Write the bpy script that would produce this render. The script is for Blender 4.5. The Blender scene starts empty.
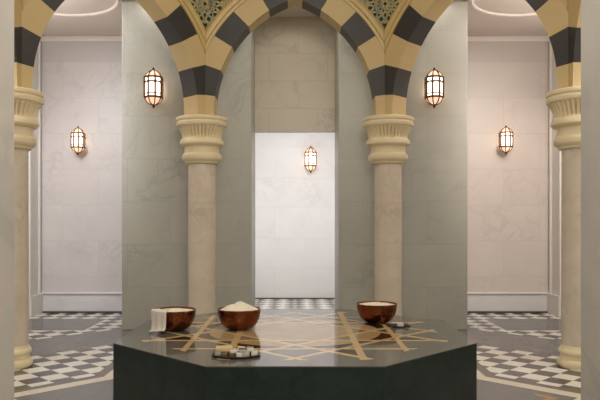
import bpy, bmesh, math, random
from mathutils import Vector, Matrix
random.seed(7)
PI = math.pi
C = bpy.context.scene.collection
rad = math.radians

# ------------------------------------------------------------------ node helpers
class NT:
    def __init__(s, name):
        s.m = bpy.data.materials.new(name); s.m.use_nodes = True
        s.t = s.m.node_tree; s.b = s.t.nodes['Principled BSDF']
    def n(s, typ, **kw):
        nd = s.t.nodes.new(typ)
        for k, v in kw.items(): setattr(nd, k, v)
        return nd
    def put(s, sock, v):
        if isinstance(v, bpy.types.NodeSocket): s.t.links.new(v, sock)
        else:
            if isinstance(v, tuple) and len(v) == 3 and sock.type == 'RGBA': v = v + (1,)
            sock.default_value = v
    def M(s, op, a, b=None, c=None):
        nd = s.n('ShaderNodeMath', operation=op)
        s.put(nd.inputs[0], a)
        if b is not None: s.put(nd.inputs[1], b)
        if c is not None: s.put(nd.inputs[2], c)
        return nd.outputs[0]
    def mix(s, f, a, b):
        nd = s.n('ShaderNodeMix', data_type='RGBA')
        s.put(nd.inputs[0], f); s.put(nd.inputs[6], a); s.put(nd.inputs[7], b)
        return nd.outputs[2]
    def obj(s): return s.n('ShaderNodeTexCoord').outputs['Object']
    def xyz(s, v):
        nd = s.n('ShaderNodeSeparateXYZ'); s.put(nd.inputs[0], v); return nd.outputs
    def vec(s, x, y, z=0.0):
        nd = s.n('ShaderNodeCombineXYZ')
        for i, v in enumerate((x, y, z)): s.put(nd.inputs[i], v)
        return nd.outputs[0]
    def noise(s, v, scale, detail=5, rough=.55, dist=0.0):
        nd = s.n('ShaderNodeTexNoise'); s.put(nd.inputs['Vector'], v)
        nd.inputs['Scale'].default_value = scale; nd.inputs['Detail'].default_value = detail
        nd.inputs['Roughness'].default_value = rough; nd.inputs['Distortion'].default_value = dist
        return nd.outputs[0]
    def ramp(s, f, lo, hi):
        nd = s.n('ShaderNodeMapRange'); s.put(nd.inputs[0], f)
        nd.inputs[1].default_value = lo; nd.inputs[2].default_value = hi
        return nd.outputs[0]
    def bump(s, h, strength=.3, dist=.01):
        nd = s.n('ShaderNodeBump'); nd.inputs['Strength'].default_value = strength
        nd.inputs['Distance'].default_value = dist; s.put(nd.inputs['Height'], h)
        s.t.links.new(nd.outputs[0], s.b.inputs['Normal'])
    def done(s, col, rough=.5, metal=0.0, spec=.5):
        s.put(s.b.inputs['Base Color'], col); s.put(s.b.inputs['Roughness'], rough)
        s.put(s.b.inputs['Metallic'], metal); s.b.inputs['Specular IOR Level'].default_value = spec
        return s.m

def veins(k, v, scale=1.0):
    """thin soft vein mask 0..1"""
    a = k.noise(v, 1.1 * scale, 7, .6, 1.6)
    w = k.M('ABSOLUTE', k.M('SUBTRACT', a, .5))
    thin = k.M('SUBTRACT', 1.0, k.ramp(w, 0.0, .035))
    gate = k.ramp(k.noise(v, .9 * scale, 3), .45, .65)
    return k.M('MULTIPLY', thin, gate)

def m_wall(name, base, cloud, vein, axis='x', row=.6, width=1.2, joint=.8, rough=.35, shift=0.0, vs=.55, frieze=False):
    k = NT(name); o = k.obj(); x, y, z = k.xyz(o)
    h = x if axis == 'x' else y
    br = k.n('ShaderNodeTexBrick'); br.offset = .5
    k.put(br.inputs['Vector'], k.vec(k.M('ADD', h, 20.0 + shift), k.M('ADD', z, 6.0)))
    br.inputs['Scale'].default_value = 1.0
    br.inputs['Brick Width'].default_value = width; br.inputs['Row Height'].default_value = row
    br.inputs['Mortar Size'].default_value = .004; br.inputs['Mortar Smooth'].default_value = .4
    br.inputs['Color1'].default_value = (0, 0, 0, 1); br.inputs['Color2'].default_value = (1, 1, 1, 1)
    br.inputs['Mortar'].default_value = (.5, .5, .5, 1)
    tone = k.xyz(br.outputs['Color'])[0]
    v = k.vec(k.M('ADD', x, k.M('MULTIPLY', tone, 13.0)), y, k.M('ADD', z, k.M('MULTIPLY', tone, 7.0)))
    col = k.mix(k.ramp(k.noise(v, 1.6, 6, .62, .8), .35, .72), base, cloud)
    col = k.mix(k.M('MULTIPLY', tone, .55), col, tuple(c * .9 for c in base))
    col = k.mix(k.M('MULTIPLY', veins(k, v, .9), vs), col, vein)
    col = k.mix(k.M('MULTIPLY', br.outputs['Fac'], .55), col, tuple(c * joint * .7 for c in base))
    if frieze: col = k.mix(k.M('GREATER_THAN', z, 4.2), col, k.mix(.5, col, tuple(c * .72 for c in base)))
    return k.done(col, rough)

def m_plain(name, col, rough=.5, metal=0.0, var=.08, scale=6.0, spec=.5):
    k = NT(name)
    f = k.noise(k.obj(), scale, 4)
    c = k.mix(f, tuple(min(1, q * (1 - var)) for q in col), tuple(min(1, q * (1 + var)) for q in col))
    return k.done(c, rough, metal, spec)

def m_marble(name, base, cloud, vein, rough=.2, scale=1.5, vs=.5):
    k = NT(name); o = k.obj()
    col = k.mix(k.ramp(k.noise(o, 2.0 * scale, 6, .6, .7), .3, .75), base, cloud)
    col = k.mix(k.M('MULTIPLY', veins(k, o, scale), vs), col, vein)
    return k.done(col, rough)

def m_emit(name, col, strength):
    k = NT(name)
    k.put(k.b.inputs['Emission Color'], col); k.b.inputs['Emission Strength'].default_value = strength
    return k.done(col, .4)

OY = 5.575            # centre of the octagonal ring of columns
A = 2.943             # its apothem
T8 = math.tan(PI / 8)

def m_floor():
    k = NT('floor_marble_tiles'); x, y, z = k.xyz(k.obj())
    y = k.M('SUBTRACT', y, OY)
    ax, ay = k.M('ABSOLUTE', x), k.M('ABSOLUTE', y)
    dA = k.M('MAXIMUM', ax, ay); dB = k.M('MULTIPLY', k.M('ADD', ax, ay), .70711)
    star = k.M('MINIMUM', dA, dB); octo = k.M('MAXIMUM', dA, dB)
    ts = .214; cx = k.M('ADD', ax, .08)
    u = k.M('MULTIPLY', k.M('ADD', cx, y), .70711 / ts); v = k.M('MULTIPLY', k.M('SUBTRACT', cx, y), .70711 / ts)
    fu, fv = k.M('FLOOR', u), k.M('FLOOR', v)
    chk = k.M('MODULO', k.M('ABSOLUTE', k.M('ADD', fu, fv)), 2.0)
    rnd = k.n('ShaderNodeTexWhiteNoise', noise_dimensions='2D'); k.put(rnd.inputs['Vector'], k.vec(fu, fv))
    rv = rnd.outputs['Value']
    n1 = k.noise(k.obj(), 4.0, 6, .6, .5)
    white = k.mix(rv, (.78, .73, .62), (.86, .83, .75))
    dark = k.mix(rv, (.075, .068, .062), (.12, .112, .105))
    check = k.mix(chk, dark, white)
    grey = k.mix(n1, (.135, .128, .124), (.195, .187, .18))
    brown = k.mix(n1, (.115, .095, .075), (.165, .14, .115))
    cream = k.mix(n1, (.70, .61, .46), (.80, .72, .58))
    lt = lambda a, b: k.M('LESS_THAN', a, b)
    gt = lambda a, b: k.M('GREATER_THAN', a, b)
    col = k.mix(gt(octo, 3.32), check, grey)
    col = k.mix(gt(octo, 4.33), col, check)
    px = k.M('MULTIPLY', gt(ax, 2.95), lt(ax, 4.2))
    py = k.M('MULTIPLY', gt(y, 3.5), lt(y, 4.6))
    col = k.mix(k.M('MULTIPLY', px, py), col, grey)
    col = k.mix(lt(star, 1.97), col, brown)
    col = k.mix(lt(star, 1.865), col, cream)
    col = k.mix(lt(star, 1.715), col, grey)
    col = k.mix(k.M('MULTIPLY', k.M('MULTIPLY', lt(star, 1.60), gt(star, 1.53)), gt(x, 2.1)), col, (.42, .24, .09))
    return k.done(col, k.M('ADD', .16, k.M('MULTIPLY', n1, .12)))

def m_slab_top():
    k = NT('inlaid_marble_top'); x, y, z = k.xyz(k.obj())      # object space centred on the slab
    n1 = k.noise(k.obj(), 5.0, 6, .62, .8)
    ax, ay = k.M('ABSOLUTE', x), k.M('ABSOLUTE', y)
    s = k.M('MULTIPLY', k.M('ADD', ax, ay), .70711)
    d = k.M('ABSOLUTE', k.M('MULTIPLY', k.M('SUBTRACT', ax, ay), .70711))
    def star(a):
        g = [k.M('GREATER_THAN', q, a) for q in (ax, ay, s, d)]
        cnt = k.M('ADD', k.M('ADD', g[0], g[1]), k.M('ADD', g[2], g[3]))
        l = [k.M('ABSOLUTE', k.M('SUBTRACT', q, a)) for q in (ax, ay, s, d)]
        return cnt, k.M('MINIMUM', k.M('MINIMUM', l[0], l[1]), k.M('MINIMUM', l[2], l[3]))
    cnt, line = star(.46)
    octo = k.M('MAXIMUM', k.M('MAXIMUM', ax, ay), s)
    grey = k.mix(n1, (.085, .083, .072), (.14, .136, .12))
    beige = k.mix(n1, (.30, .195, .09), (.46, .325, .165))
    brown = k.mix(n1, (.022, .010, .005), (.055, .025, .012))
    gold = k.mix(n1, (.46, .30, .12), (.60, .43, .21))
    rr = k.M('SQRT', k.M('ADD', k.M('MULTIPLY', x, x), k.M('MULTIPLY', y, y)))
    col = k.mix(k.M('GREATER_THAN', cnt, .5), beige, k.mix(n1, (.16, .115, .07), (.27, .20, .125)))
    col = k.mix(k.M('GREATER_THAN', cnt, 1.5), col, k.mix(k.M('GREATER_THAN', rr, .72), beige, brown))
    col = k.mix(k.M('GREATER_THAN', cnt, 2.5), col, grey)
    col = k.mix(k.M('GREATER_THAN', cnt, 3.5), col, grey)
    col = k.mix(k.M('LESS_THAN', line, .026), col, gold)
    cnt2, line2 = star(.80)
    col = k.mix(k.M('LESS_THAN', line2, .022), col, gold)
    col = k.mix(k.M('GREATER_THAN', octo, 1.19), col, grey)
    return k.done(col, k.M('ADD', .05, k.M('MULTIPLY', n1, .05)), 0, .42)

MAT = {}
def build_materials():
    MAT['pier_wall'] = m_wall('grey_marble_blocks', (.485, .472, .41), (.425, .416, .37), (.27, .27, .25), shift=.35, vs=.4, joint=.92)
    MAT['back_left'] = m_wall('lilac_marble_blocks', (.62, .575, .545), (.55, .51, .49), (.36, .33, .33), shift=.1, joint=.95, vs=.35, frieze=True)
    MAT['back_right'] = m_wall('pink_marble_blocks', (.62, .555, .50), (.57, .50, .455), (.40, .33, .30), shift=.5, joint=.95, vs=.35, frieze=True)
    MAT['back_mid'] = m_wall('white_marble_blocks', (.70, .68, .665), (.64, .625, .61), (.45, .43, .42), shift=.2, joint=.98, vs=.3)
    MAT['lintel'] = m_wall('buff_marble_blocks', (.70, .61, .49), (.64, .56, .45), (.30, .27, .23), row=.42, width=.9, shift=.2)
    MAT['side'] = m_wall('side_marble_blocks', (.62, .59, .56), (.56, .53, .51), (.38, .35, .34), axis='y', joint=.95)
    MAT['jamb'] = m_plain('pale_stone', (.60, .55, .48), .35, scale=3)
    MAT['front'] = m_marble('front_pier_marble', (.46, .425, .38), (.38, .36, .325), (.24, .22, .20), .25, .8, .4)
    MAT['plaster'] = m_plain('pink_plaster', (.74, .66, .60), .8, scale=2, var=.03)
    MAT['white_trim'] = m_plain('white_moulding_stone', (.72, .69, .65), .35, scale=3, var=.04)
    MAT['plinth'] = m_marble('pale_plinth_marble', (.66, .64, .63), (.60, .58, .58), (.40, .38, .38), .3, 1)
    MAT['dark_line'] = m_plain('dark_skirting_stone', (.07, .06, .055), .3)
    MAT['floor'] = m_floor()
    MAT['slab_top'] = m_slab_top()
    k = NT('dark_green_marble'); o = k.obj()
    c = k.mix(k.ramp(k.noise(o, 5, 7, .65, 1.2), .35, .75), (.006, .014, .012), (.019, .034, .029))
    MAT['green'] = k.done(c, .3, 0, .3)
    MAT['shaft'] = m_marble('beige_column_marble', (.72, .63, .51), (.62, .52, .40), (.44, .32, .22), .22, 1.6, .55)
    MAT['capital'] = m_plain('carved_cream_stone', (.82, .69, .45), .40, scale=5, var=.05)
    MAT['cream'] = m_plain('cream_voussoir_stone', (.62, .465, .225), .5, scale=4, var=.06)
    MAT['black'] = m_plain('black_voussoir_stone', (.040, .037, .034), .45, scale=5, var=.2)
    MAT['mould'] = m_plain('gilded_cream_moulding', (.59, .435, .18), .4, scale=5, var=.05)
    MAT['panel'] = m_plain('dark_lattice_backing', (.028, .026, .022), .6, scale=8, var=.3)
    k = NT('lattice_paint'); c = k.mix(k.ramp(k.noise(k.obj(), 9, 2), .42, .58), (.60, .46, .19), (.40, .40, .25))
    MAT['lattice'] = k.done(c, .5)
    k = NT('hammered_copper'); o = k.obj()
    vo = k.n('ShaderNodeTexVoronoi'); k.put(vo.inputs['Vector'], o); vo.inputs['Scale'].default_value = 42
    k.bump(vo.outputs['Distance'], .55, .006)
    MAT['copper'] = k.done(k.mix(k.noise(o, 12, 4), (.12, .040, .018), (.30, .10, .048)), .25, 1.0)
    MAT['copper_rim'] = m_plain('polished_copper_rim', (.30, .12, .055), .25, 1.0)
    k = NT('white_towel_cloth'); o = k.obj(); k.bump(k.noise(o, 220, 2), .4, .003)
    MAT['cloth'] = k.done((.70, .62, .53), .95)
    k = NT('creamy_foam'); o = k.obj(); k.bump(k.noise(o, 60, 5), .5, .008)
    MAT['foam'] = k.done(k.mix(k.noise(o, 20, 3), (.70, .62, .47), (.80, .73, .58)), .85)
    MAT['tray'] = m_plain('dark_tray_wood', (.035, .025, .02), .35, scale=12, var=.3)
    MAT['soap_pale'] = m_plain('pale_soap', (.66, .60, .50), .55, scale=14)
    MAT['soap_tan'] = m_plain('tan_soap', (.60, .45, .24), .55, scale=14)
    MAT['soap_brown'] = m_plain('brown_soap', (.12, .075, .045), .5, scale=14)
    MAT['soap_grey'] = m_plain('grey_soap', (.40, .38, .34), .55, scale=14)
    MAT['bronze'] = m_plain('aged_bronze', (.13, .062, .03), .45, .8, .2, 20)
    MAT['glass'] = m_emit('lit_milk_glass', (1.0, .86, .70), 2.6)
    MAT['glass_dim'] = m_emit('lit_milk_glass_dome', (1.0, .62, .42), .85)
    MAT['bulb'] = m_emit('bulb', (1.0, .9, .75), 8.0)
build_materials()

# ------------------------------------------------------------------ mesh helpers
def link(name, bm, mat, parent=None, smooth=False, loc=None):
    me = bpy.data.meshes.new(name)
    bmesh.ops.recalc_face_normals(bm, faces=bm.faces[:])
    bm.to_mesh(me); bm.free()
    if smooth:
        for p in me.polygons: p.use_smooth = True
        try: me.set_sharp_from_angle(angle=rad(35))
        except Exception: pass
    me.materials.append(MAT[mat])
    o = bpy.data.objects.new(name, me); C.objects.link(o)
    if parent: o.parent = parent
    if loc: o.location = loc
    return o
def tag(o, label, cat, group=None):
    o['label'] = label; o['category'] = cat
    if group: o['group'] = group
    return o
def thing(name, label, cat, loc=(0, 0, 0), rz=0.0, group=None):
    o = bpy.data.objects.new(name, None); C.objects.link(o)
    o.location = loc; o.rotation_euler = (0, 0, rz); o.empty_display_size = .1
    return tag(o, label, cat, group)
def struct(name, bm, mat, label=None, smooth=False):
    o = link(name, bm, mat, None, smooth); o['kind'] = 'structure'
    o['label'] = label or name; o['category'] = name.split('_')[0]
    return o
def dup(root, loc, rz=None, scale=None):
    r = root.copy(); C.objects.link(r); r.location = loc
    if rz is not None: r.rotation_euler = (0, 0, rz)
    if scale: r.scale = (scale,) * 3
    for ch in list(root.children):
        c = ch.copy(); C.objects.link(c); c.parent = r
        for g in ch.children:
            d = g.copy(); C.objects.link(d); d.parent = c
    return r
def box(bm, x0, x1, y0, y1, z0, z1, bev=0.0):
    g = bmesh.ops.create_cube(bm, size=1.0)
    bmesh.ops.scale(bm, vec=(x1 - x0, y1 - y0, z1 - z0), verts=g['verts'])
    bmesh.ops.translate(bm, vec=((x0 + x1) / 2, (y0 + y1) / 2, (z0 + z1) / 2), verts=g['verts'])
    if bev:
        es = list({e for v in g['verts'] for e in v.link_edges})
        bmesh.ops.bevel(bm, geom=es, offset=bev, segments=2, profile=.5, affect='EDGES')
    return bm
def prism(bm, pts, z0, z1):
    a = [bm.verts.new((x, y, z0)) for x, y in pts]; b = [bm.verts.new((x, y, z1)) for x, y in pts]
    n = len(pts)
    bm.faces.new(a[::-1]); bm.faces.new(b)
    for i in range(n): bm.faces.new((a[i], a[(i + 1) % n], b[(i + 1) % n], b[i]))
    return bm
def lathe(bm, prof, seg=32, c=(0, 0), rfun=None, phase=0.0):
    rings = []
    for j, (r, z) in enumerate(prof):
        if r < 1e-5: rings.append([bm.verts.new((c[0], c[1], z))]); continue
        ring = []
        for i in range(seg):
            a = 2 * PI * i / seg + phase
            rr = r if rfun is None else rfun(r, z, a)
            ring.append(bm.verts.new((c[0] + rr * math.cos(a), c[1] + rr * math.sin(a), z)))
        rings.append(ring)
    for a, b in zip(rings, rings[1:]):
        for i in range(seg):
            j = (i + 1) % seg
            if len(a) == 1 and len(b) == 1: continue
            if len(a) == 1: bm.faces.new((a[0], b[i], b[j]))
            elif len(b) == 1: bm.faces.new((a[i], a[j], b[0]))
            else: bm.faces.new((a[i], a[j], b[j], b[i]))
    for r in (rings[0], rings[-1]):
        if len(r) > 2: bm.faces.new(r)
    return bm
def bar(bm, p, q, w, d=None):
    """box-section bar from p to q"""
    p, q = Vector(p), Vector(q); t = (q - p)
    if t.length < 1e-6: return
    t.normalize(); up = Vector((0, 0, 1)) if abs(t.z) < .95 else Vector((0, 1, 0))
    a = t.cross(up).normalized() * (w / 2); b = t.cross(a).normalized() * ((d or w) / 2)
    va = [bm.verts.new(p + s * a + r * b) for s, r in ((-1, -1), (1, -1), (1, 1), (-1, 1))]
    vb = [bm.verts.new(q + s * a + r * b) for s, r in ((-1, -1), (1, -1), (1, 1), (-1, 1))]
    bm.faces.new(va[::-1]); bm.faces.new(vb)
    for i in range(4): bm.faces.new((va[i], va[(i + 1) % 4], vb[(i + 1) % 4], vb[i]))
def arc(cx, cz, r, a0, a1, n): return [(cx + r * math.cos(a0 + (a1 - a0) * i / n), cz + r * math.sin(a0 + (a1 - a0) * i / n)) for i in range(n + 1)]
NB = bmesh.new

# ------------------------------------------------------------------ camera
cam = bpy.data.cameras.new('camera'); co = bpy.data.objects.new('camera', cam); C.objects.link(co)
co.location = (0, 0, 1.5); co.rotation_euler = (rad(90), 0, 0)
cam.sensor_width = 36; cam.lens = 650 / 600 * 36
cam.shift_x = 5 / 600; cam.shift_y = 23 / 600; cam.clip_start = .05
bpy.context.scene.camera = co

# ------------------------------------------------------------------ room shell
CZ = 4.63
SX = 4.285
BY = 10.9
struct('floor', box(NB(), -4.6, 4.6, -1.2, 13.2, -.1, 0), 'floor', 'polished marble floor of diagonal chequered tiles with a cream star border')
# piers behind the rear columns
struct('wall_rear_left', box(NB(), -2.43, -.61, 9.11, 10.0, 0, CZ, .012), 'pier_wall', 'grey marble block wall behind the left rear column')
struct('wall_rear_right', box(NB(), .61, 2.42, 9.11, 10.0, 0, CZ, .012), 'pier_wall', 'grey marble block wall behind the right rear column')
struct('wall_lintel', box(NB(), -.64, .64, 9.88, 10.1, 2.90, 5.0), 'lintel', 'buff marble wall above the central doorway')
struct('wall_passage_left', box(NB(), -2.43, -1.05, 10.0, 12.88, 0, CZ), 'side', 'side wall of the passage beyond the doorway')
struct('wall_passage_right', box(NB(), 1.05, 2.42, 10.0, 12.88, 0, CZ), 'side', 'side wall of the passage beyond the doorway')
struct('wall_back', box(NB(), -2.5, 2.5, 12.88, 13.0, 0, CZ), 'back_mid', 'bright white marble wall at the end of the central passage')
struct('wall_back_left', box(NB(), -SX - .1, -2.43, BY, BY + .12, 0, CZ), 'back_left', 'pale lilac marble back wall left of the piers')
struct('wall_back_right', box(NB(), 2.42, SX + .1, BY, BY + .12, 0, CZ), 'back_right', 'pale pink marble back wall right of the piers')
struct('wall_left', box(NB(), -SX - .14, -SX, -1.2, BY + .12, 0, CZ), 'side', 'marble side wall of the left gallery')
struct('wall_right', box(NB(), SX, SX + .14, -1.2, BY + .12, 0, CZ), 'side', 'marble side wall of the right gallery')
# baseboards, dark floor line, cornice, pilasters
for s, nm in ((-1, 'left'), (1, 'right')):
    x0, x1 = sorted((s * 2.425, s * SX))
    bm = NB(); box(bm, x0, x1, BY - .05, BY, .03, .31); box(bm, x0, x1, BY - .075, BY, .31, .345, .008)
    struct('baseboard_' + nm, bm, 'plinth' if s < 0 else 'plinth', 'pale stone plinth along the back wall, %s bay' % nm)
    bm = NB(); box(bm, x0, x1, BY - .09, BY, 0, .03)
    struct('trim_%d' % (1 if s < 0 else 2), bm, 'dark_line', 'dark stone strip under the plinth, %s bay' % nm)
    bm = NB(); box(bm, x0, x1, BY - .02, BY, CZ - .09, CZ); box(bm, x0, x1, BY - .035, BY, CZ - .03, CZ, .006)
    struct('trim_%d' % (3 if s < 0 else 4), bm, 'plaster', 'plaster cornice at the top of the back wall, %s bay' % nm)
    # pilaster mouldings in the rear corner of each side wall
    bm = NB()
    for (ya, yb, d) in ((BY - .50, BY - .42, .05), (BY - .42, BY - .12, .03), (BY - .12, BY - .05, .05)):
        xa, xb = sorted((s * SX, s * (SX - d))); box(bm, xa, xb, ya, yb, .33, CZ - .12, .006)
    xa, xb = sorted((s * SX, s * (SX - .08))); box(bm, xa, xb, BY - .53, BY, 0, .33, .006)
    struct('trim_%d' % (5 if s < 0 else 6), bm, 'white_trim', 'white moulded pilaster in the rear corner, %s bay' % nm)
# dark sill line at the end of the passage
struct('trim_7', box(NB(), -1.05, 1.05, 12.83, 12.88, 0, .02), 'dark_line', 'dark strip at the foot of the bright back wall')
# corridor ceiling with an octagonal hole over the ring
def octo(ap): return [(ap / math.cos(PI / 8) * math.cos(PI / 8 + i * PI / 4), OY + ap / math.cos(PI / 8) * math.sin(PI / 8 + i * PI / 4)) for i in range(8)]
bm = NB()
inner = octo(A + .149)
sq = []
for (x, y) in inner:
    dx, dy = x, y - OY
    if abs(dx) > abs(dy): sq.append((math.copysign(SX + .14, dx), OY + dy * 1.0))
    else: sq.append((dx, 13.0 if dy > 0 else -1.2))
for zz in (CZ, CZ + .1):
    vi = [bm.verts.new((x, y, zz)) for x, y in inner]; vo = [bm.verts.new((x, y, zz)) for x, y in sq]
    for i in range(8):
        j = (i + 1) % 8
        if abs(sq[i][0] - sq[j][0]) > .01 and abs(sq[i][1] - sq[j][1]) > .01:
            c = bm.verts.new((sq[i][0] if abs(sq[i][0]) > SX else sq[j][0], sq[i][1] if abs(sq[i][0]) < SX else sq[j][1], zz))
            bm.faces.new((vi[i], vi[j], vo[j], c, vo[i]))
        else: bm.faces.new((vi[i], vi[j], vo[j], vo[i]))
struct('ceiling', bm, 'plaster', 'pale plaster ceiling over the galleries')
struct('ceiling_dome', prism(NB(), octo(A + .15), 5.45, 5.6), 'plaster', 'plaster ceiling over the octagonal centre')
# round ceiling mouldings in the side bays
def torus_ring(R, r, c, seg=64):
    prof = [(R - r, 0), (R - r * .9, -r * .55), (R - r * .3, -r * .75), (R, -r * .45), (R + r * .5, -r * .5), (R + r, 0)]
    bm = NB(); rings = []
    for i in range(seg):
        a = 2 * PI * i / seg
        rings.append([bm.verts.new((c[0] + p * math.cos(a), c[1] + p * math.sin(a), c[2] + q)) for p, q in prof])
    for i in range(seg):
        a, b = rings[i], rings[(i + 1) % seg]
        for j in range(len(prof)): bm.faces.new((a[j], a[(j + 1) % len(prof)], b[(j + 1) % len(prof)], b[j]))
    return bm
struct('trim_8', torus_ring(.86, .04, (-3.30, 8.92, CZ)), 'plaster', 'round plaster moulding on the ceiling of the left bay', True)
struct('trim_9', torus_ring(.86, .04, (3.30, 8.92, CZ)), 'plaster', 'round plaster moulding on the ceiling of the right bay', True)
# foreground piers
for s, nm in ((-1, 'left'), (1, 'right')):
    pts = [(1.188, 2.75), (1.205, 2.70), (1.30, 2.46), (1.75, 2.30), (1.85, 3.0), (1.30, 2.95), (1.20, 2.775)]
    pts = [(s * x * (1.0 if s < 0 else 1.018), y) for x, y in pts]
    struct('wall_front_' + nm, prism(NB(), pts, 0, 5.45), 'front', 'tall polished grey marble pier at the %s edge of the view' % nm)

# ------------------------------------------------------------------ columns
CAPZ = 2.87
def make_column():
    root = thing('marble_column', '', 'column')
    r = .1835
    base = [(.030, 0), (.038, .008), (.042, .03), (.042, .05), (.036, .07), (.026, .080), (.014, .09), (.011, .11), (.013, .13), (.022, .138), (.029, .15), (.030, .168), (.024, .184), (.012, .194), (.008, .205), (.003, .215), (0, .232)]
    base = [(r + q, z) for q, z in base]
    link('base', lathe(NB(), base, 48), 'capital', root, True)
    link('shaft', lathe(NB(), [(r, .225), (r, 1.2), (r * .985, 2.30)], 48), 'shaft', root, True)
    cz = 2.275
    k = lambda px: cz + (165.5 - px) / 76.3        # heights read off the capital's profile
    cap = bmesh.new()
    prof = [(r * .98, k(167)), (.215, k(165.5)), (.222, k(164)), (.25, k(162.5)), (.262, k(160.5)), (.258, k(157.5)), (.232, k(155.5)), (.228, k(153)), (.228, k(150)), (.235, k(148.5))]
    link('neck_ring', lathe(cap, prof, 48), 'capital', root, True)
    prof = [(.235, k(149)), (.272, k(148)), (.287, k(146.5)), (.287, k(144)), (.272, k(142)), (.258, k(141))]
    link('collar', lathe(NB(), prof, 48), 'capital', root, True)
    bm = NB(); n = 36; prof = []
    for i in range(9):
        t = i / 8; prof.append((.252 + .062 * t ** 1.6, k(141 - 11.5 * t)))
    def flute(rr, z, a):
        t = (z - k(141)) / (k(129.5) - k(141)); dep = .036 * min(1, max(0, 4 * t * (1.02 - t) * 1.6))
        return rr - dep * (.5 + .5 * math.cos(a * n)) ** 4
    link('fluted_bell', lathe(bm, prof, n * 10, rfun=flute), 'capital', root, True)
    prof = [(.30, k(129.8)), (.326, k(129)), (.334, k(127.8)), (.334, k(126)), (.322, k(125)), (.320, k(124.2)), (.330, k(123.6)), (.336, k(123)), (.336, k(120.8)), (.328, k(120.1)), (.20, k(120))]
    link('abacus', lathe(NB(), prof, 64), 'capital', root, True)
    return root
DX = .037            # the outer columns stand a little wider than a regular octagon
RC = A / math.cos(PI / 8)
labels = {67.5: 'beige marble column with cream capital, right of the central doorway', 112.5: 'beige marble column with cream capital, left of the central doorway',
          22.5: 'beige marble column half hidden by the right foreground pier', 157.5: 'beige marble column half hidden by the left foreground pier',
          -22.5: 'beige marble column behind the right foreground pier, out of sight', 202.5: 'beige marble column behind the left foreground pier, out of sight'}
col0 = make_column()
for i, (ang, lab) in enumerate(labels.items()):
    p = (RC * math.cos(rad(ang)), OY + RC * math.sin(rad(ang)), 0)
    if abs(p[0]) > 2: p = (p[0] + math.copysign(DX, p[0]), p[1], 0)
    if i == 0: c = col0; c.location = p
    else: c = dup(col0, p, rad(ang * 3))
    tag(c, lab, 'column', 'columns of the arcade')

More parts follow.
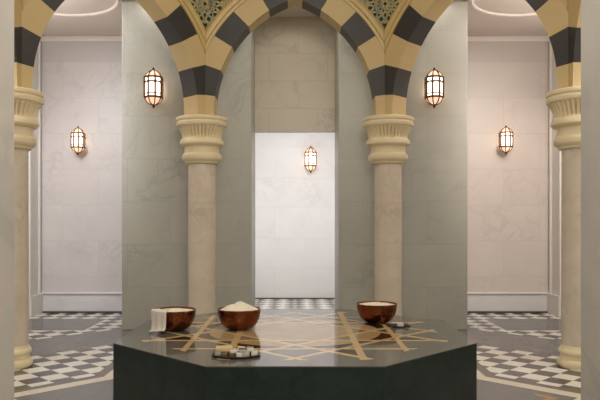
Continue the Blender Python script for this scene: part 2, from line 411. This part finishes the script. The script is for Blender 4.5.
# ------------------------------------------------------------------ arches
R, E, BW, RO = 1.519, .476, .272, 1.927
ZS = 2.954; W0, W1 = -.15, .15; TOPZ = 5.445
def mit(w): return (A + w) * T8
def make_arch(phi, label):
    n = Vector((math.cos(phi), math.sin(phi))); ln = 1.0; off = Vector((0, OY))
    if abs(n.y) < .1: off.x += math.copysign(DX, n.x)
    elif abs(n.x) > .1:
        sg = math.copysign(1, n.x)
        p = Vector((sg * A * T8, OY + A)); q = Vector((sg * (A + DX), OY + A * T8))
        d = q - p; ln = d.length / (2 * A * T8); n = Vector((-d.y, d.x)).normalized()
        if n.y < 0: n = -n
        off = (p + q) / 2 - n * A; phi = math.atan2(n.y, n.x)
    root = thing('striped_arch', label, 'arch', (off.x, off.y, 0), phi - PI / 2, 'striped arches of the arcade')
    root.scale = (ln, 1, 1)
    # local frame: x = along the side (mirrored about 0), y = outward (apothem A + w)
    def P(side, u, w, z): return (side * u, A + w, z)
    def rout(th, w): return min(R + BW, (mit(w) + E) / max(.05, math.cos(th)))
    J = [math.asin((CAPZ - .012 - ZS) / R)] + [rad(a) for a in (6.8, 19.6, 32.3, 45.1, 57.8, 68.0)]
    def half(bm, side, a_in, a_out):
        N = len(a_in); st = []
        for ti, to in zip(a_in, a_out):
            row = []
            for w in (W0, W1):
                row.append(bm.verts.new(P(side, -E + R * math.cos(ti), w, ZS + R * math.sin(ti))))
                ro = rout(to, w)
                row.append(bm.verts.new(P(side, -E + ro * math.cos(to), w, ZS + ro * math.sin(to))))
            st.append(row)
        for a, b in zip(st, st[1:]):
            bm.faces.new((a[0], b[0], b[1], a[1])); bm.faces.new((a[2], a[3], b[3], b[2]))
            bm.faces.new((a[0], a[2], b[2], b[0])); bm.faces.new((a[1], b[1], b[3], a[3]))
        for r_ in (st[0], st[-1]): bm.faces.new((r_[0], r_[1], r_[3], r_[2]))
    lin = lambda a, b, n: [a + (b - a) * i / n for i in range(n + 1)]
    for side in (-1, 1):
        for i in range(len(J) - 1):
            bm = NB(); aa = lin(J[i], J[i + 1], 6); half(bm, side, aa, aa)
            if i == 0:      # foot of the springer, flush with the capital
                pass
            o = link('voussoir', bm, 'black' if i % 2 else 'cream', root)
            o['label'] = 'black stone voussoir' if i % 2 else 'cream stone voussoir'
    bm = NB()
    for side in (-1, 1):
        half(bm, side, lin(J[-1], math.acos(E / R), 3), lin(J[-1], math.acos(E / (R + BW)), 3))
    bmesh.ops.remove_doubles(bm, verts=bm.verts[:], dist=1e-5)
    link('keystone', bm, 'cream', root)['label'] = 'cream keystone'
    # moulding that follows the arch band
    prof = [(R + BW - .004, W0 + .01), (R + BW, W0 - .018), (R + BW + .035, W0 - .022), (R + BW + .045, W0 - .045), (R + BW + .085, W0 - .055), (R + BW + .12, W0 - .04), (RO, W0 - .008), (RO, W0 + .05)]
    for side in (-1, 1):
        bm = NB(); rows = []; N = 28
        for i in range(N + 1):
            row = []
            for r_, w in prof:
                a0 = math.acos(min(1, (mit(w) + E) / r_)); a1 = math.acos(E / r_); th = a0 + (a1 - a0) * i / N
                row.append(bm.verts.new(P(side, -E + r_ * math.cos(th), w, ZS + r_ * math.sin(th))))
            rows.append(row)
        for a, b in zip(rows, rows[1:]):
            for j in range(len(prof) - 1): bm.faces.new((a[j], a[j + 1], b[j + 1], b[j]))
        link('arch_moulding', bm, 'mould', root, True)['label'] = 'gilded cream moulding'
    # spandrels and their lattice
    for side in (-1, 1):
        bm = NB(); rows = []; N = 24; rr = R + BW
        for i in range(N + 1):
            row = []
            for w in (W0 + .03, W1):
                a0 = math.acos((mit(w) + E) / rr); a1 = math.acos(E / rr); th = a0 + (a1 - a0) * i / N
                u = -E + rr * math.cos(th)
                row += [bm.verts.new(P(side, u, w, ZS + rr * math.sin(th))), bm.verts.new(P(side, u, w, TOPZ))]
            rows.append(row)
        for a, b in zip(rows, rows[1:]):
            bm.faces.new((a[0], a[1], b[1], b[0])); bm.faces.new((a[2], b[2], b[3], a[3]))
            bm.faces.new((a[0], b[0], b[2], a[2])); bm.faces.new((a[1], a[3], b[3], b[1]))
        for r_ in (rows[0], rows[-1]): bm.faces.new((r_[0], r_[1], r_[3], r_[2]))
        sp = link('spandrel', bm, 'panel', root); sp['label'] = 'dark spandrel panel'
        # lattice: twelve-petalled rosettes strung up the corner
        bm = NB(); m = mit(W0 + .02)
        def ok(u, z): return math.hypot(u + E, z - ZS) > RO - .02 and 0 < u < m - .004 and z < TOPZ - .02
        def poly(pts, wd):
            for (u0, z0), (u1, z1) in zip(pts, pts[1:]):
                if ok(u0, z0) and ok(u1, z1):
                    bar(bm, P(side, u0, W0 + .018, z0), P(side, u1, W0 + .018, z1), wd, .024)
        for zc, sc in ((4.325, 1.0), (4.90, 1.0)):
            q = lambda a, r_: (m - r_ * sc * math.sin(a), zc + r_ * sc * math.cos(a))
            for rr_ in (.036, .135, .262, .282):
                poly([q(PI * i / 24, rr_) for i in range(25)], .013)
            for kx in range(12):
                ca = (kx + .5) * PI / 6
                if ca > PI: break
                for sg in (-1, 1):
                    poly([q(ca + sg * .215 * math.sin(PI * t / 8) ** .7, .050 + .075 * t / 8) for t in range(9)], .012)
                    poly([q(ca + sg * .19 * math.sin(PI * t / 8) ** .8, .150 + .100 * t / 8) for t in range(9)], .013)
                poly([q(ca, .125 + .03 * t) for t in range(2)], .013)
            for kx in range(7):
                ca = kx * PI / 6
                for sg in (-1, 1):
                    poly([q(ca + sg * .06 * math.sin(PI * t / 6), .205 + .055 * t / 6) for t in range(7)], .011)
            for kx in range(13):
                ca = kx * PI / 12
                poly([q(ca + .10 * math.cos(2 * PI * t / 8), .312 + .026 * math.sin(2 * PI * t / 8)) for t in range(9)], .012)
        for kz in range(18):        # small net filling the rest
            for sg in (-1, 1):
                pts = []
                for t in range(40):
                    u = m - .03 * t; z = 3.3 + kz * .13 + sg * .045 * t * .6
                    if all(math.hypot(u - m, z - zc) > .35 for zc in (4.325, 4.90)): pts.append((u, z))
                    else:
                        poly(pts, .011); pts = []
                poly(pts, .011)
        lt = link('lattice', bm, 'lattice', sp); lt['label'] = 'openwork rosette lattice in dull gold and grey green'
    return root
for phi, lab in ((90, 'black and cream striped arch in front of the central doorway'),
                 (135, 'black and cream striped arch on the left, framing the pale lilac bay'),
                 (45, 'black and cream striped arch on the right, framing the pale pink bay'),
                 (180, 'sliver of striped arch springing beside the left foreground pier'),
                 (0, 'sliver of striped arch springing beside the right foreground pier')):
    make_arch(rad(phi), lab)

# ------------------------------------------------------------------ heated stone slab
SLAB_TOP = .576; SA = 1.385
def oct8(ap): return [(ap / math.cos(PI / 8) * math.cos(PI / 8 + i * PI / 4), ap / math.cos(PI / 8) * math.sin(PI / 8 + i * PI / 4)) for i in range(8)]
slab = thing('stone_platform', 'octagonal dark green marble bathing slab with polished star-inlaid top', 'platform', (0, OY, 0))
slab.scale = (1.012, 1, 1)
link('plinth', prism(NB(), oct8(SA - .003), 0, SLAB_TOP - .008), 'green', slab)['label'] = 'dark green marble sides'
bm = prism(NB(), oct8(SA), SLAB_TOP - .008, SLAB_TOP)
bmesh.ops.bevel(bm, geom=[e for e in bm.edges if abs(e.verts[0].co.z - e.verts[1].co.z) < 1e-4], offset=.003, segments=2, affect='EDGES')
link('inlaid_top', bm, 'slab_top', slab)['label'] = 'polished top with gold, brown and grey inlaid star'

# ------------------------------------------------------------------ bowls
BH, BR = .175, .187
def make_bowl():
    root = thing('copper_bowl', '', 'bowl')
    outer = [(.0, .004), (.075, .004)] + [(.075 + (BR - .075) * math.sin(t * PI / 2) ** .95, .004 + (BH - .004) * (1 - math.cos(t * PI / 2)) ** 1.0) for t in [i / 14 for i in range(1, 15)]]
    inner = [(r - .006 if r > .01 else 0, z + .006) for r, z in outer[1:]][::-1]
    inner[0] = (BR - .006, BH)
    link('vessel', lathe(NB(), outer + inner + [(0, .010)], 56), 'copper', root, True)
    bm = NB(); rings = []
    for i in range(56):
        a = 2 * PI * i / 56
        rings.append([bm.verts.new(((BR - .003 + .0065 * math.cos(b)) * math.cos(a), (BR - .003 + .0065 * math.cos(b)) * math.sin(a), BH + .0045 * math.sin(b))) for b in [2 * PI * j / 8 for j in range(8)]])
    for i in range(56):
        for j in range(8): bm.faces.new((rings[i][j], rings[i][(j + 1) % 8], rings[(i + 1) % 56][(j + 1) % 8], rings[(i + 1) % 56][j]))
    link('rim', bm, 'copper_rim', root, True)['label'] = 'bright copper rim'
    link('foot', lathe(NB(), [(.078, 0), (.082, .003), (.078, .010), (.06, .010)], 40), 'copper_rim', root, True)
    return root
bowls = [((-1.046, 5.62), 'copper bowl with a white cloth draped over its rim, leftmost on the slab'),
         ((-.487, 5.67), 'copper bowl heaped with pale foam, in the middle of the slab'),
         ((.760, 6.04), 'copper bowl filled level with pale foam, on the right of the slab')]
b0 = make_bowl()
for i, ((x, y), lab) in enumerate(bowls):
    b = b0 if i == 0 else dup(b0, (0, 0, 0))
    b.location = (x, y, SLAB_TOP); tag(b, lab, 'bowl', 'hammered copper bowls on the slab')
def contents(c, mound, seed, lab, flat):
    rnd = random.Random(seed); bm = NB(); N, K = 40, 10; rings = []
    ph = [rnd.uniform(0, 6.28) for _ in range(6)]
    for k in range(K + 1):
        f = k / K; ring = []
        for i in range(N):
            a = 2 * PI * i / N; r = (BR - .0105) * f
            z = BH - .012 + mound * (1 - f ** 2) + (.006 if not flat else .003) * (1 - f) * (math.sin(3 * a + ph[0] + 9 * f) + math.sin(5 * a + ph[1] - 7 * f) + math.sin(2 * a + ph[2] + 14 * f))
            if not flat: z += .018 * math.exp(-((r * math.cos(a) - .025) ** 2 + (r * math.sin(a)) ** 2) / .005)
            ring.append(bm.verts.new((r * math.cos(a), r * math.sin(a), z)))
        rings.append(ring)
    for a, b in zip(rings, rings[1:]):
        for i in range(N): bm.faces.new((a[i], a[(i + 1) % N], b[(i + 1) % N], b[i]))
    low = [bm.verts.new((v.co.x * .95, v.co.y * .95, BH - .045)) for v in rings[-1]]
    for i in range(N): bm.faces.new((rings[-1][i], rings[-1][(i + 1) % N], low[(i + 1) % N], low[i]))
    bm.faces.new(low)
    bmesh.ops.remove_doubles(bm, verts=bm.verts[:], dist=1e-5)
    o = link('soap_foam', bm, 'foam', None, True, (c[0], c[1], SLAB_TOP)); tag(o, lab, 'foam'); return o
contents(bowls[0][0], .016, 1, 'pale creamy foam inside the leftmost copper bowl', True)
contents(bowls[1][0], .052, 2, 'pale creamy foam heaped high above the rim of the middle copper bowl', False)
contents(bowls[2][0], .020, 3, 'pale smooth foam level with the rim of the right copper bowl', True)
# cloth over the left bowl
bm = NB(); bx, by = bowls[0][0]; dirn = math.atan2(-.155, -.098); rows = []
path = [(BR - .055, BH + .012), (BR - .03, BH + .012), (BR - .012, BH + .013), (BR + .004, BH + .014), (BR + .016, BH + .004), (BR + .016, BH - .03), (BR + .014, BH - .07), (BR + .012, BH - .11), (BR + .016, BH - .140), (BR + .022, BH - .160), (BR + .045, BH - .169)]
NW = 18
for j, (r, z) in enumerate(path):
    row = []
    for i in range(NW + 1):
        s = (i / NW - .5); a = dirn + s * .92 * (1 - .012 * j)
        f = min(1, max(0, j - 3) / 6.0)
        rr = r + .008 * f * math.sin(s * 17 + .6) + .004 * f
        zz = z + (.022 * f * (s + .5) if j > 4 else 0)
        row.append(bm.verts.new((rr * math.cos(a), rr * math.sin(a), zz)))
    rows.append(row)
for a, b in zip(rows, rows[1:]):
    for i in range(NW): bm.faces.new((a[i], a[i + 1], b[i + 1], b[i]))
cl = link('towel', bm, 'cloth', None, True, (bx, by, SLAB_TOP))
sm = cl.modifiers.new('thick', 'SOLIDIFY'); sm.thickness = .006; sm.offset = 1.0 
tag(cl, 'white folded cloth hanging over the rim of the leftmost copper bowl', 'towel')

# ------------------------------------------------------------------ soap trays
def tray(c, rx, ry, h, lab):
    bm = NB(); pts = [(rx * math.cos(PI / 8 + i * PI / 4) * 1.05, ry * math.sin(PI / 8 + i * PI / 4) * 1.05) for i in range(8)]
    inner = [(x * .93, y * .93) for x, y in pts]; foot = [(x * .88, y * .88) for x, y in pts]
    rings = [[bm.verts.new((x, y, z)) for x, y in q] for q, z in ((foot, 0), (pts, h * .5), (pts, h), (inner, h), (inner, h * .55))]
    for a, b in zip(rings, rings[1:]):
        for i in range(8): bm.faces.new((a[i], a[(i + 1) % 8], b[(i + 1) % 8], b[i]))
    bm.faces.new(rings[0][::-1]); bm.faces.new(rings[-1])
    o = link('soap_tray', bm, 'tray', None, False, (c[0], c[1], SLAB_TOP)); tag(o, lab, 'tray'); return o
soaps = {}
def soap(c, x, y, z, sx, sy, sz, rz, mat, lab, group):
    bm = box(NB(), -sx / 2, sx / 2, -sy / 2, sy / 2, 0, sz, min(sx, sy, sz) * .14)
    o = link('soap_bar', bm, mat, None, True, (c[0] + x, c[1] + y, SLAB_TOP + z)); o.rotation_euler = (0, 0, rz)
    tag(o, lab, 'soap', group); return o
T1 = (-.408, 4.525)
tray(T1, .172, .13, .016, 'low dark tray of soap near the front edge of the slab')
G1 = 'soap bars on the front tray'
L1 = 'pale soap bar lying in the pile on the front dark tray'
rs = random.Random(5)
pal = {'p': 'soap_pale', 'b': 'soap_brown', 'g': 'soap_grey', 't': 'soap_tan'}
for iy, rowc in enumerate(('bbpg', 'gbpbgp', 'pgbpbg', 'bgpb')):
    n_ = len(rowc)
    for ix, cc in enumerate(rowc):
        soap(T1, (ix - (n_ - 1) / 2) * .051 + rs.uniform(-.003, .003), (iy - 1.5) * .050, .0088, .043, .038, .026, rs.uniform(-.15, .15), pal[cc], L1, G1)
for ix, (x, y, cc) in enumerate(((-.015, -.07, 'p'), (.05, -.065, 'g'), (.10, -.02, 'p'), (.045, .0, 'b'), (.09, .045, 'g'), (.03, .055, 'p'))):
    soap(T1, x, y, .0348, .046, .030, .018, rs.uniform(-.5, .5), pal[cc], L1, G1)
soap(T1, -.085, .0, .0348, .115, .085, .030, .12, 'soap_tan', 'flat tan soap block on top of the pile on the front tray', None)
T2 = (.925, 5.80)
tray(T2, .105, .085, .012, 'small dark tray of soap beside the right copper bowl')
for (x, y, sx, sy, sz, rz, mt) in ((-.05, -.03, .055, .035, .026, .2, 'soap_brown'), (.012, -.042, .05, .03, .024, -.1, 'soap_pale'), (.058, -.01, .03, .055, .024, .2, 'soap_brown'), (-.025, .03, .07, .035, .026, .1, 'soap_pale'), (.035, .038, .04, .03, .022, -.3, 'soap_pale')):
    soap(T2, x, y, .0066, sx, sy, sz, rz, mt, 'small soap bar in the pile on the tray beside the right bowl', 'soap bars on the right tray')

# ------------------------------------------------------------------ wall lanterns
def make_lantern():
    """octagonal Moorish lantern, 0.58 high, back plate on y=0, body towards -y; origin at mid height"""
    root = thing('wall_lantern', '', 'lamp')
    yc = -.175; r = .126; ph = PI / 8
    def rp(rr, i): a = ph + i * PI / 4; return (rr * math.cos(a), yc + rr * math.sin(a))
    bm = NB(); prism(bm, [(.05 * math.cos(a), .0 + .16 * math.sin(a)) for a in [2 * PI * i / 20 for i in range(20)]], 0, .014)
    bmesh.ops.rotate(bm, verts=bm.verts[:], cent=(0, 0, 0), matrix=Matrix.Rotation(rad(90), 3, 'X'))
    link('back_plate', bm, 'bronze', root)
    bm = NB(); bar(bm, (0, -.012, .0), (0, yc + r + .004, .03), .018);
    link('bracket', bm, 'bronze', root)
    # glass: eight panes, pierced dome and lower bowl
    link('glass_panes', lathe(NB(), [(r - .012, -.135), (r - .012, .145)], 8, (0, yc), phase=ph), 'glass', root)
    dome = [(.112, .147), (.110, .162), (.096, .187), (.072, .212), (.045, .232), (.03, .243)]
    link('dome', lathe(NB(), dome, 24, (0, yc)), 'glass_dim', root, True)['label'] = 'pierced dome glowing pink orange'
    bowl = [(.020, -.235), (.055, -.222), (.09, -.195), (.106, -.165), (.114, -.137)]
    link('lower_bowl', lathe(NB(), bowl, 24, (0, yc)), 'glass_dim', root, True)
    # bronze frame
    bm = NB()
    for i in range(8):
        x, y = rp(r, i); bar(bm, (x, y, -.137), (x, y, .149), .022)
        for z0, z1 in ((-.147, -.120), (.132, .156), (.072, .088), (-.092, -.080)):
            p, q = rp(r, i), rp(r, i + 1); zm = (z0 + z1) / 2
            bar(bm, (p[0], p[1], zm), (q[0], q[1], zm), .016, z1 - z0)
        pts = [(rr + .004, z) for rr, z in dome]
        for (r0, z0), (r1, z1) in zip(pts, pts[1:]):
            p, q = rp(r0, i), rp(r1, i); bar(bm, (p[0], p[1], z0), (q[0], q[1], z1), .014)
        pts = [(rr + .004, z) for rr, z in bowl]
        for (r0, z0), (r1, z1) in zip(pts, pts[1:]):
            p, q = rp(r0, i), rp(r1, i); bar(bm, (p[0], p[1], z0), (q[0], q[1], z1), .014)
        # little pointed arch in the upper band of each pane
        p, q = Vector(rp(r - .004, i)), Vector(rp(r - .004, i + 1)); mid = (p + q) / 2
        bar(bm, (p[0], p[1], .055), (mid[0], mid[1], .080), .007); bar(bm, (q[0], q[1], .055), (mid[0], mid[1], .080), .007)
    link('frame', bm, 'bronze', root)
    link('finial', lathe(NB(), [(.034, .238), (.036, .246), (.016, .252), (.012, .258), (.022, .268), (.012, .280), (.004, .292), (0, .296)], 16, (0, yc)), 'bronze', root, True)
    link('drop_finial', lathe(NB(), [(0, -.286), (.008, -.276), (.020, -.260), (.012, -.248), (.028, -.240), (.030, -.228), (.02, -.222)], 16, (0, yc)), 'bronze', root, True)
    return root
lan = [((-1.945, 9.108, 3.355), .98, 'bronze wall lantern lit on the grey marble wall left of the left rear column'),
       ((1.915, 9.108, 3.355), .98, 'bronze wall lantern lit on the grey marble wall right of the right rear column'),
       ((-3.59, BY - .002, 2.86), .84, 'small bronze wall lantern lit on the pale lilac back wall at far left'),
       ((3.49, BY - .002, 2.87), .84, 'small bronze wall lantern lit on the pale pink back wall at far right'),
       ((.305, 12.878, 2.74), .93, 'bronze wall lantern lit on the bright white wall beyond the central doorway')]
l0 = make_lantern()
for i, (p, s, lab) in enumerate(lan):
    l = l0 if i == 0 else dup(l0, p)
    l.location = p; l.scale = (s,) * 3
    tag(l, lab, 'lamp', 'bronze wall lanterns')

# ------------------------------------------------------------------ light
def area(name, loc, size, power, col, rot=(0, 0, 0), sy=None):
    d = bpy.data.lights.new(name, 'AREA'); d.energy = power; d.color = col
    d.shape = 'RECTANGLE'; d.size = size; d.size_y = sy or size
    o = bpy.data.objects.new(name, d); C.objects.link(o); o.location = loc; o.rotation_euler = rot
    return o
area('passage_fill', (0, 10.35, 3.2), 1.6, 30, (1.0, .97, .96), (rad(66), 0, 0), .35)  # unseen light added above the doorway to brighten the passage wall
for sx in (-1, 1):      # unseen fills added behind the door jambs to even out the passage wall
    area('passage_side_fill', (sx * 1.0, 10.9, 1.5), .25, 17, (.96, .97, 1.0), (rad(90), 0, sx * rad(30)), 2.2)
    area('bay_ceiling_fill', (sx * 4.15, 8.2, 3.5), .2, 24, (1.0, .90, .82), (rad(180), 0, 0), 2.0)  # added upward fill, no fixture there, lifts the bay ceilings
area('left_bay_fill', (-3.45, 8.3, 4.6), 1.2, 34, (.96, .96, 1.0), (rad(30), 0, 0), .3)  # added pair, kept out of view, brightening the two back bays
area('right_bay_fill', (3.45, 8.3, 4.6), 1.2, 36, (1.0, .91, .84), (rad(30), 0, 0), .3)
def spot(name, loc, target, power, col, cone):
    d = bpy.data.lights.new(name, 'SPOT'); d.energy = power; d.color = col; d.spot_size = rad(cone); d.spot_blend = 1.0; d.shadow_soft_size = .12
    o = bpy.data.objects.new(name, d); C.objects.link(o); o.location = loc
    o.rotation_euler = (Vector(target) - Vector(loc)).to_track_quat('-Z', 'Y').to_euler()
spot('left_wall_fill_spot', (-3.75, 6.2, 4.45), (-3.35, BY, 1.7), 470, (.97, .96, 1.0), 52)  # both spots are added, unseen, to even out the bay back walls
spot('right_wall_fill_spot', (3.75, 6.2, 4.45), (3.35, BY, 1.7), 480, (1.0, .90, .82), 52)
area('left_gallery_light', (-3.6, 5.5, 4.6), 1.0, 45, (.92, .95, 1.0))
area('right_gallery_light', (3.6, 5.5, 4.6), 1.0, 45, (.96, .95, .97))
area('rear_fill', (0, 8.88, 4.6), 4.4, 15, (1.0, .97, .88), (0, 0, 0), .3)  # unseen strip added to brighten the pier fronts and lintel
area('centre_fill', (0, OY, 5.4), 2.4, 40, (1.0, .90, .76))  # unseen overhead fill added for the slab and columns
area('front_fill', (.9, .5, 4.2), 3.0, 165, (1.0, .93, .81), (rad(62), 0, 0), 1.2)  # unseen frontal fill added for pier fronts and arch faces
for l in [o for o in C.objects if o.get('category') == 'lamp']:
    d = bpy.data.lights.new('lantern_glow', 'POINT'); d.energy = 2.6 * l.scale[0] ** 2; d.color = (1.0, .66, .40); d.shadow_soft_size = .03
    o = bpy.data.objects.new('lantern_glow', d); C.objects.link(o); o.location = l.location + Vector((0, -.022, 0)) * l.scale[0]
w = bpy.data.worlds.new('world'); bpy.context.scene.world = w; w.use_nodes = True
bg = w.node_tree.nodes['Background']; bg.inputs[0].default_value = (1.0, .93, .82, 1); bg.inputs[1].default_value = .35

vs = bpy.context.scene.view_settings
vs.view_transform = 'Standard'; vs.look = 'None'; vs.gamma = 1; vs.use_curve_mapping = False; vs.exposure = 0.09
